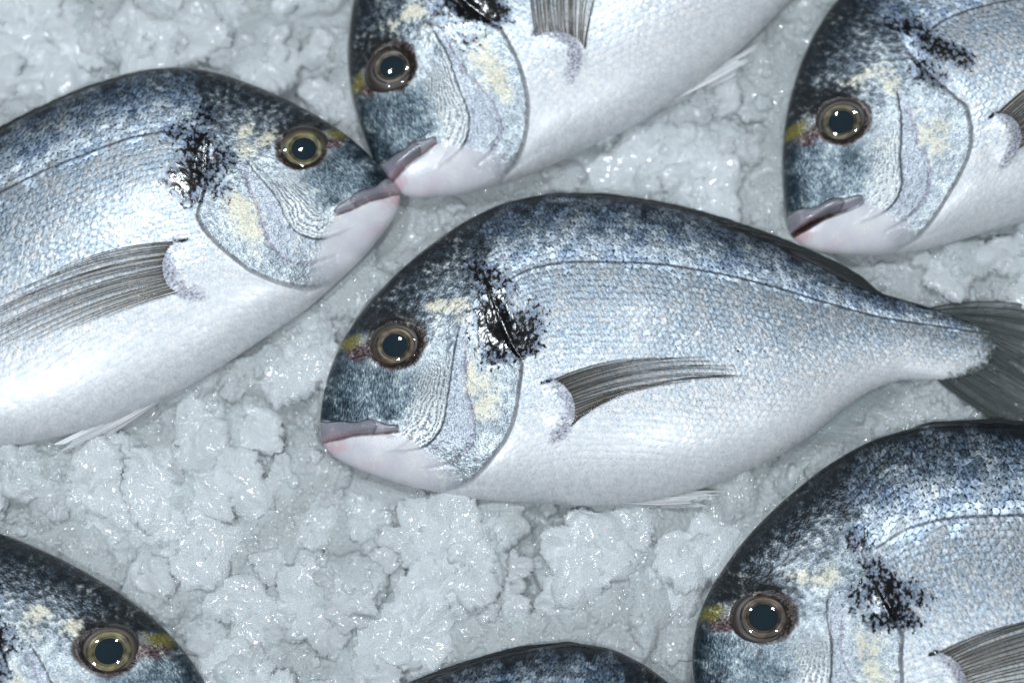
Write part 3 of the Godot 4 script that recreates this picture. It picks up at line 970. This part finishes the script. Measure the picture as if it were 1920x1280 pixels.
# ---------------------------------------------------------------- the scene
func fish_specs() -> void:
	var tips := [[1240, 668], [1310, 672], [1396, 690], [1415, 704], [1290, 708], [1160, 728]]
	var slim := [[1245, 655], [1330, 662], [1415, 684], [1420, 712], [1330, 738], [1200, 770]]
	var wide := [[1250, 660], [1330, 668], [1400, 690], [1405, 725], [1330, 760], [1200, 790]]
	var blot := [[900, 508, 50, 30, 0.6, 0.75], [925, 545, 52, 42, 0.4, 0.9], [935, 590, 44, 60, 0.0, 1.3], [958, 630, 46, 54, 0.0, 1.2], [985, 610, 44, 66, 0.3, 0.85], [900, 600, 44, 66, 0.0, 0.6], [915, 655, 40, 46, 0.0, 0.6], [985, 655, 36, 30, 0.0, 0.7]]
	var blotb := [[905, 500, 40, 30, 0.6, 0.8], [935, 545, 44, 40, 0.4, 0.9], [950, 590, 44, 60, 0.0, 1.0], [975, 620, 44, 60, 0.0, 0.95], [1000, 600, 40, 60, 0.3, 0.85], [905, 600, 40, 50, 0.0, 0.75], [930, 650, 30, 40, 0.0, 0.6], [960, 510, 40, 40, 0.0, 0.6]]
	var blotd := [[930, 500, 60, 36, 0.4, 0.9], [960, 540, 50, 36, 0.4, 0.95], [985, 570, 44, 32, 0.4, 0.9], [930, 580, 36, 40, 0.0, 0.6], [960, 620, 24, 24, 0.0, 0.5], [1000, 590, 30, 24, 0.0, 0.5]]
	var blote := [[905, 515, 44, 24, 0.7, 0.8], [935, 560, 34, 34, 0.4, 0.7], [945, 600, 40, 44, 0.2, 1.1], [965, 640, 36, 44, 0.0, 1.1], [995, 600, 50, 24, 0.5, 0.65], [900, 610, 30, 40, 0.0, 0.4], [1000, 655, 34, 22, 0.4, 0.6], [925, 665, 24, 30, 0.0, 0.5]]
	var none := [0.0, 0.0, 0.0, 0.0, 0.0, 0.0, 0.0, 0.0, 0.0, 0.0]
	fishes = [
		{"seed": 1, "ts": 1.0, "nx": 470, "ny": 230, "mirror": false, "pos": [0.0540, 0.0, 0.0023], "rot": 0.0, "warp": none, "black": blot, "cream": 1.0, "bright": 1.0, "blue": 1.0, "eye": 1.0, "iris": 0, "eye_tilt": 0.03, "fin": 0.0, "mouth": 0.0, "tips": tips,
			"label": "sea bream seen whole from snout to tail root, dark pectoral fin laid along its flank"},
		{"seed": 2, "ts": 0.8, "nx": 360, "ny": 190, "mirror": true, "pos": [-0.1806, 0.002, -0.0409], "rot": -22.2, "warp": [22.8, 8.3, 60.8, 33.9, -35.4, 19.6, -3.6, -0.2, 56.9, 7.0], "black": blotb, "cream": 1.25, "bright": 1.0, "blue": 1.2, "eye": 1.0, "iris": 1, "eye_tilt": 0.07, "fin": 0.05, "mouth": 0.0, "tips": slim,
			"label": "sea bream with its snout pushed against another's mouth, long grey pectoral fin swept back"},
		{"seed": 3, "ts": 0.75, "nx": 340, "ny": 180, "mirror": false, "pos": [0.0333, -0.002, -0.1678], "rot": -30.5, "warp": [14.7, 7.9, 64.7, 18.4, -14.3, 17.3, 12.6, 5.2, -9.2, 5.5], "black": blot, "cream": 1.0, "bright": 1.0, "blue": 1.0, "eye": 1.0, "iris": 2, "eye_tilt": -0.1, "fin": -0.8, "mouth": 0.0, "tips": wide,
			"label": "sea bream slanting head down with violet lips touched by another's snout, pectoral fin raised"},
		{"seed": 4, "ts": 0.75, "nx": 340, "ny": 180, "mirror": false, "pos": [0.2374, -0.003, -0.1217], "rot": -15.4, "warp": [0.5, 0.5, 15.3, -15.9, -66.7, 1.9, -12.8, -5.1, -27.4, -7.1], "black": blotd, "cream": 0.8, "bright": 1.0, "blue": 1.2, "eye": 1.0, "iris": 3, "eye_tilt": 0.1, "fin": -0.1, "mouth": 3.0, "tips": wide,
			"label": "sea bream with slightly open pinkish mouth, its chin close above another's folded back fin"},
		{"seed": 5, "ts": 0.85, "nx": 380, "ny": 200, "mirror": false, "pos": [0.2056, 0.003, 0.1118], "rot": -1.2, "warp": [28.7, -0.8, 17.5, -37.6, 29.5, -3.2, 10.8, 0.6, 16.2, -32.9], "black": blote, "cream": 0.9, "bright": 0.98, "blue": 1.1, "eye": 1.1, "iris": 4, "eye_tilt": -0.06, "fin": -0.05, "mouth": 0.0, "tips": wide,
			"label": "large deep-backed sea bream with big brown eye, back under the tail of the whole fish"},
		{"seed": 6, "ts": 0.7, "nx": 320, "ny": 170, "mirror": true, "pos": [-0.2635, 0.003, 0.1486], "rot": -15.3, "warp": [5.6, -19.3, -0.4, 3.2, 3.7, -42.1, -8.6, 8.9, 3.2, -0.5], "black": blotb, "cream": 1.1, "bright": 0.95, "blue": 1.3, "eye": 1.05, "iris": 1, "eye_tilt": 0.02, "fin": 0.0, "mouth": 0.0, "tips": tips,
			"label": "sea bream showing only its dark brow and pale yellowish eye beside open ice"},
		{"seed": 7, "ts": 0.6, "nx": 300, "ny": 160, "mirror": true, "pos": [-0.0193, 0.001, 0.1899], "rot": 0.0, "warp": [-54.5, 10.7, 2.4, 4.5, -5.6, 32.0, -6.3, -1.4, -2.6, 3.3], "black": blot, "cream": 1.0, "bright": 0.95, "blue": 1.4, "eye": 1.0, "iris": 2, "eye_tilt": 0.0, "fin": 0.0, "mouth": 0.0, "tips": tips,
			"label": "sea bream of which only the dark blue scaly back shows above the ice"},
	]

func materials() -> void:
	M.eyeball = mat(Color(0.20, 0.165, 0.15), 0.4)
	M.iris = []
	for c in [Color(0.48, 0.43, 0.37), Color(0.56, 0.54, 0.40), Color(0.43, 0.40, 0.38), Color(0.46, 0.43, 0.36), Color(0.43, 0.38, 0.34)]:
		var im := mat(c, 0.35, 0.25)
		im.vertex_color_use_as_albedo = true
		M.iris.append(im)
	M.pupil = mat(Color(0.10, 0.155, 0.185), 0.5)
	M.pupil.metallic_specular = 0.1
	M.cornea = mat(Color(1, 1, 1, 0.0), 0.03)
	M.cornea.transparency = BaseMaterial3D.TRANSPARENCY_ALPHA
	for a in [["ray_dark", Color(0.30, 0.285, 0.26), 0.1], ["ray_pale", Color(0.86, 0.85, 0.86), 0.3], ["ray_grey", Color(0.55, 0.60, 0.62), 0.3], ["ray_black", Color(0.13, 0.14, 0.15), 0.22], ["ray_tail", Color(0.24, 0.265, 0.265), 0.2]]:
		M[a[0]] = mat(a[1], a[2])
	M.fin_black = mat(Color(0.15, 0.165, 0.17), 0.28)
	for a in ["dark", "pale", "grey", "tail"]:
		var m := mat(Color.WHITE, 0.3)
		m.vertex_color_use_as_albedo = true
		m.transparency = BaseMaterial3D.TRANSPARENCY_ALPHA
		m.clearcoat_enabled = true
		m.clearcoat = 0.25
		m.clearcoat_roughness = 0.25
		m.cull_mode = BaseMaterial3D.CULL_DISABLED
		M["skin_" + a] = m
	var fine := NoiseTexture2D.new()
	fine.width = 512
	fine.height = 512
	fine.seamless = true
	var fn := FastNoiseLite.new()
	fn.seed = 3
	fn.frequency = 0.03
	fn.fractal_octaves = 5
	fine.noise = fn
	var ice := mat(Color(0.85, 0.865, 0.868), 0.32)
	ice.heightmap_enabled = true
	ice.heightmap_texture = fine
	ice.heightmap_scale = 0.06
	ice.uv1_triplanar = true
	ice.uv1_scale = Vector3(30, 30, 30)
	ice.clearcoat_enabled = true
	ice.clearcoat = 0.6
	ice.clearcoat_roughness = 0.06
	ice.subsurf_scatter_enabled = true
	ice.subsurf_scatter_strength = 0.08
	ice.backlight_enabled = true
	ice.backlight = Color(0.95, 0.97, 0.97)
	M.ice = ice
	var clear := mat(Color(0.95, 0.965, 0.975, 0.63), 0.2)
	clear.transparency = BaseMaterial3D.TRANSPARENCY_ALPHA
	clear.refraction_enabled = true
	clear.refraction_scale = 0.031
	clear.clearcoat_enabled = true
	clear.clearcoat = 0.6
	clear.clearcoat_roughness = 0.08
	clear.heightmap_enabled = true
	clear.heightmap_texture = fine
	clear.heightmap_scale = 0.05
	clear.uv1_scale = Vector3(0.9, 0.9, 0.9)
	M.clear = clear
	var grain := mat(Color(0.95, 0.97, 0.98, 0.18), 0.05)
	grain.transparency = BaseMaterial3D.TRANSPARENCY_ALPHA
	M.grain = grain

func lamp(where: Vector3, towards: Vector3, size: Vector2, energy: float, colour: Color, label: String) -> void:
	var o := Node3D.new()
	o.name = numbered("ceiling_lamp")
	add_child(o)
	o.position = where
	o.look_at_from_position(where, towards, Vector3(0, 0, -1))
	tag(o, label, "lamp")
	var hs := BoxMesh.new()
	hs.size = Vector3(size.x + 0.04, size.y + 0.04, 0.04)
	part("housing", hs, mat(Color(0.75, 0.75, 0.75), 0.5), o).position = Vector3(0, 0, 0.03)
	var gl := BoxMesh.new()
	gl.size = Vector3(size.x, size.y, 0.006)
	var gm := mat(Color(0.9, 0.9, 0.9), 0.5)
	gm.emission_enabled = true
	gm.emission = colour
	gm.emission_energy_multiplier = 1.0
	part("diffuser", gl, gm, o).position = Vector3(0, 0, 0.004)
	var l := AreaLight3D.new()
	l.name = "light"
	l.area_size = size
	l.light_energy = energy
	l.light_color = colour
	l.area_range = 6.0
	l.shadow_enabled = true
	o.add_child(l)
	l.position = Vector3(0, 0, -0.004)

func _ready() -> void:
	var tilt := deg_to_rad(12.0)
	var cam := Camera3D.new()
	cam.name = "camera"
	var ca := CameraAttributesPhysical.new()
	ca.frustum_focal_length = 70.8
	ca.frustum_focus_distance = 0.822
	ca.frustum_near = 0.05
	ca.frustum_far = 20.0
	ca.exposure_aperture = 3.4
	cam.attributes = ca
	add_child(cam)
	cam.look_at_from_position(Vector3(0, 0.85 * cos(tilt), 0.85 * sin(tilt)), Vector3.ZERO, Vector3(0, 0, -1))
	cam.fov = rad_to_deg(2.0 * atan(0.144 / 0.85))
	cam.far = 20.0
	cam.current = true
	var we := WorldEnvironment.new()
	we.name = "environment"
	var env := Environment.new()
	env.background_mode = Environment.BG_COLOR
	env.background_color = Color(0.11, 0.118, 0.125).linear_to_srgb()
	env.tonemap_mode = Environment.TONE_MAPPER_LINEAR
	env.tonemap_exposure = 1.0
	env.sdfgi_enabled = true
	env.ssao_enabled = true
	env.ssil_enabled = true
	we.environment = env
	add_child(we)
	var cool := Color(0.93, 0.97, 1.0)
	lamp(Vector3(-0.40, 1.25, -0.45), Vector3(-0.1, 0, 0), Vector2(0.09, 0.09), 0.68, cool, "square white lamp over the left end of the counter's far edge")
	lamp(Vector3(0.3, 1.4, -0.5), Vector3.ZERO, Vector2(0.09, 0.09), 0.57, cool, "square white lamp over the right end of the counter's far edge")
	lamp(Vector3(0.45, 1.4, 0.5), Vector3.ZERO, Vector2(0.09, 0.09), 0.57, cool, "square white lamp over the right end of the counter's near edge")
	lamp(Vector3(-0.40, 1.1, 0.45), Vector3(-0.05, 0, 0.05), Vector2(0.09, 0.09), 0.53, cool, "square white lamp over the left end of the counter's near edge")

	shape_curves()
	N1 = noise_bytes(0.11, 3, 1)
	N2 = noise_bytes(0.05, 3, 2)
	N3 = noise_bytes(0.012, 3, 3)
	N4 = noise_bytes(0.09, 2, 4)
	materials()
	fish_specs()
	done.resize(fishes.size())
	var t0 := Time.get_ticks_msec()
	var g2 := WorkerThreadPool.add_group_task(ice_surface, 1, 1)
	var g1 := WorkerThreadPool.add_group_task(paint, fishes.size(), -1)
	WorkerThreadPool.wait_for_group_task_completion(g2)
	WorkerThreadPool.wait_for_group_task_completion(g1)
	print("painted ", Time.get_ticks_msec() - t0)

	# ice bed
	var io := part("ice_bed", mesh_of(bed.v, bed.n, PackedVector2Array(), bed.idx), M.ice, self)
	tag(io, "", "", "", "structure")
	var slab := BoxMesh.new()
	slab.size = Vector3(1.3, 0.02, 0.9)
	var so := part("ice_base", slab, M.ice, self)
	so.position.y = -0.042
	tag(so, "", "", "", "structure")

	for p in [[0.0, -0.40, 1.30, 0.43], [0.0, 0.40, 1.30, 0.43], [-0.455, 0.0, 0.386, 0.37], [0.455, 0.0, 0.386, 0.37]]:
		var rim := BoxMesh.new()
		rim.size = Vector3(p[2], 0.018, p[3])
		var ro := part(numbered("ice_surround"), rim, M.ice, self)
		ro.position = Vector3(p[0], -0.021, p[1])
		tag(ro, "", "", "", "structure")

	for i in fishes.size(): build_fish(i)

	# lumps of clear ice lying on the bed
	var rng := RandomNumberGenerator.new()
	rng.seed = 77
	var big := []
	for k in 12: big.append(flake(100 + k))
	var put := 0
	var tries := 0
	while put < 220 and tries < 9000:
		tries += 1
		var x := rng.randf_range(-0.235, 0.235)
		var z := rng.randf_range(-0.165, 0.165)
		var r := 0.0045 + 0.0145 * pow(rng.randf(), 1.5)
		if not bed_free(x, z, r * 0.75): continue
		var hm := 0.0
		for k in 6: hm += bed_height(x + cos(k * TAU / 6) * r * 0.6, z + sin(k * TAU / 6) * r * 0.6) / 6.0
		var o := part(numbered("ice_flake"), big[put % 12], M.clear, self)
		o.position = Vector3(x, hm - r * 0.10, z)
		o.rotation = Vector3(rng.randf_range(-0.28, 0.28), rng.randf_range(0, TAU), rng.randf_range(-0.28, 0.28))
		o.scale = Vector3(r, r * rng.randf_range(0.7, 1.1), r * rng.randf_range(0.75, 1.0))
		tag(o, "milky ragged flake of ice lying on the crushed ice", "ice flake", "milky ice flakes on the crushed ice")
		put += 1
	# clear shards
	for k in 3:
		var sm := MultiMesh.new()
		sm.transform_format = MultiMesh.TRANSFORM_3D
		sm.mesh = lump(300 + k, 7, 0.9, 0.55)
		var ss := []
		for c in 900:
			var x := rng.randf_range(-BX, BX)
			var z := rng.randf_range(-BZ, BZ)
			var r := 0.0010 + 0.0030 * pow(rng.randf(), 2.0)
			if not bed_free(x, z, r): continue
			ss.append(Transform3D(Basis.from_euler(Vector3(rng.randf_range(-0.6, 0.6), rng.randf_range(0, TAU), rng.randf_range(-0.6, 0.6))).scaled(Vector3(r, r * 0.7, r)), Vector3(x, bed_height(x, z) + r * 0.2, z)))
		sm.instance_count = ss.size()
		for i in ss.size(): sm.set_instance_transform(i, ss[i])
		var si := MultiMeshInstance3D.new()
		si.name = numbered("ice_shards")
		si.multimesh = sm
		si.material_override = M.grain
		add_child(si)
		tag(si, "clear wet shards of ice strewn over the ice bed", "ice", "clear shards of ice", "stuff")
	# loose grains
	for k in 4:
		var mm := MultiMesh.new()
		mm.transform_format = MultiMesh.TRANSFORM_3D
		mm.mesh = lump(200 + k, 8, 0.7, 0.6)
		var ts := []
		for c in 8000:
			var x := rng.randf_range(-BX, BX)
			var z := rng.randf_range(-BZ, BZ)
			var r := 0.0003 + 0.0016 * pow(rng.randf(), 5.0)
			if not bed_free(x, z, r): continue
			ts.append(Transform3D(Basis.from_euler(Vector3(rng.randf_range(0, TAU), rng.randf_range(0, TAU), rng.randf_range(0, TAU))).scaled(Vector3.ONE * r), Vector3(x, bed_height(x, z) + r * 0.15 + 0.003 * pow(rng.randf(), 2.0), z)))
		mm.instance_count = ts.size()
		for i in ts.size(): mm.set_instance_transform(i, ts[i])
		var mi := MultiMeshInstance3D.new()
		mi.name = numbered("crushed_ice")
		mi.multimesh = mm
		mi.material_override = M.grain
		add_child(mi)
		tag(mi, "loose clear grains of crushed ice strewn over the ice bed", "ice", "grains of crushed ice", "stuff")
	# bits of dirt on the ice, and one on the whole fish's flank
	var dirt := mat(Color(0.22, 0.20, 0.15), 0.6)
	var mote := lump(400, 8, 0.8, 0.5)
	for p in [[-0.106, 0.077], [-0.118, 0.067], [-0.042, 0.066], [-0.146, 0.022], [0.012, 0.088], [-0.027, 0.041], [0.083, 0.086]]:
		var o := part(numbered("dark_speck"), mote, dirt, self)
		o.scale = Vector3.ONE * rng.randf_range(0.00022, 0.0004)
		o.rotation.y = rng.randf_range(0, TAU)
		o.position = Vector3(p[0], bed_height(p[0], p[1]) + 0.0012, p[1])
		tag(o, "tiny dark speck of dirt on open ice", "speck", "dark specks on the ice")
	var sp := P(1384, 658)
	var red := part(numbered("dark_speck"), mote, mat(Color(0.20, 0.07, 0.08), 0.4), self)
	red.scale = Vector3.ONE * 0.0007
	red.position = Vector3(0.054, 0.0, 0.0023) + local(fishes[0], sp.x, sp.y, flank(sp.x, sp.y) + 1.0)
	tag(red, "dark red speck on the silver flank of the whole sea bream", "speck")
	for p in [[-0.0785, 0.0875, 0.5, "thin brown shred curled on the open ice mound"], [-0.139, 0.044, 2.4, "short brown shred beside the ice against a fish's belly"]]:
		var l := []
		for q in 9:
			var w := q / 8.0
			var x: float = p[0] + cos(p[2] + w * 1.5) * 0.0042 * w
			var z: float = p[1] + sin(p[2] + w * 1.5) * 0.0042 * w
			l.append(Vector3(x, maxf(bed_height(x, z), bed_height(p[0], p[1])) + 0.0016 + 0.0006 * sin(w * 5.0), z))
		tag(part(numbered("brown_shred"), tube(l, 0.0003, 0.00008, 5), dirt, self), p[3], "shred")
	print("built ", Time.get_ticks_msec() - t0)
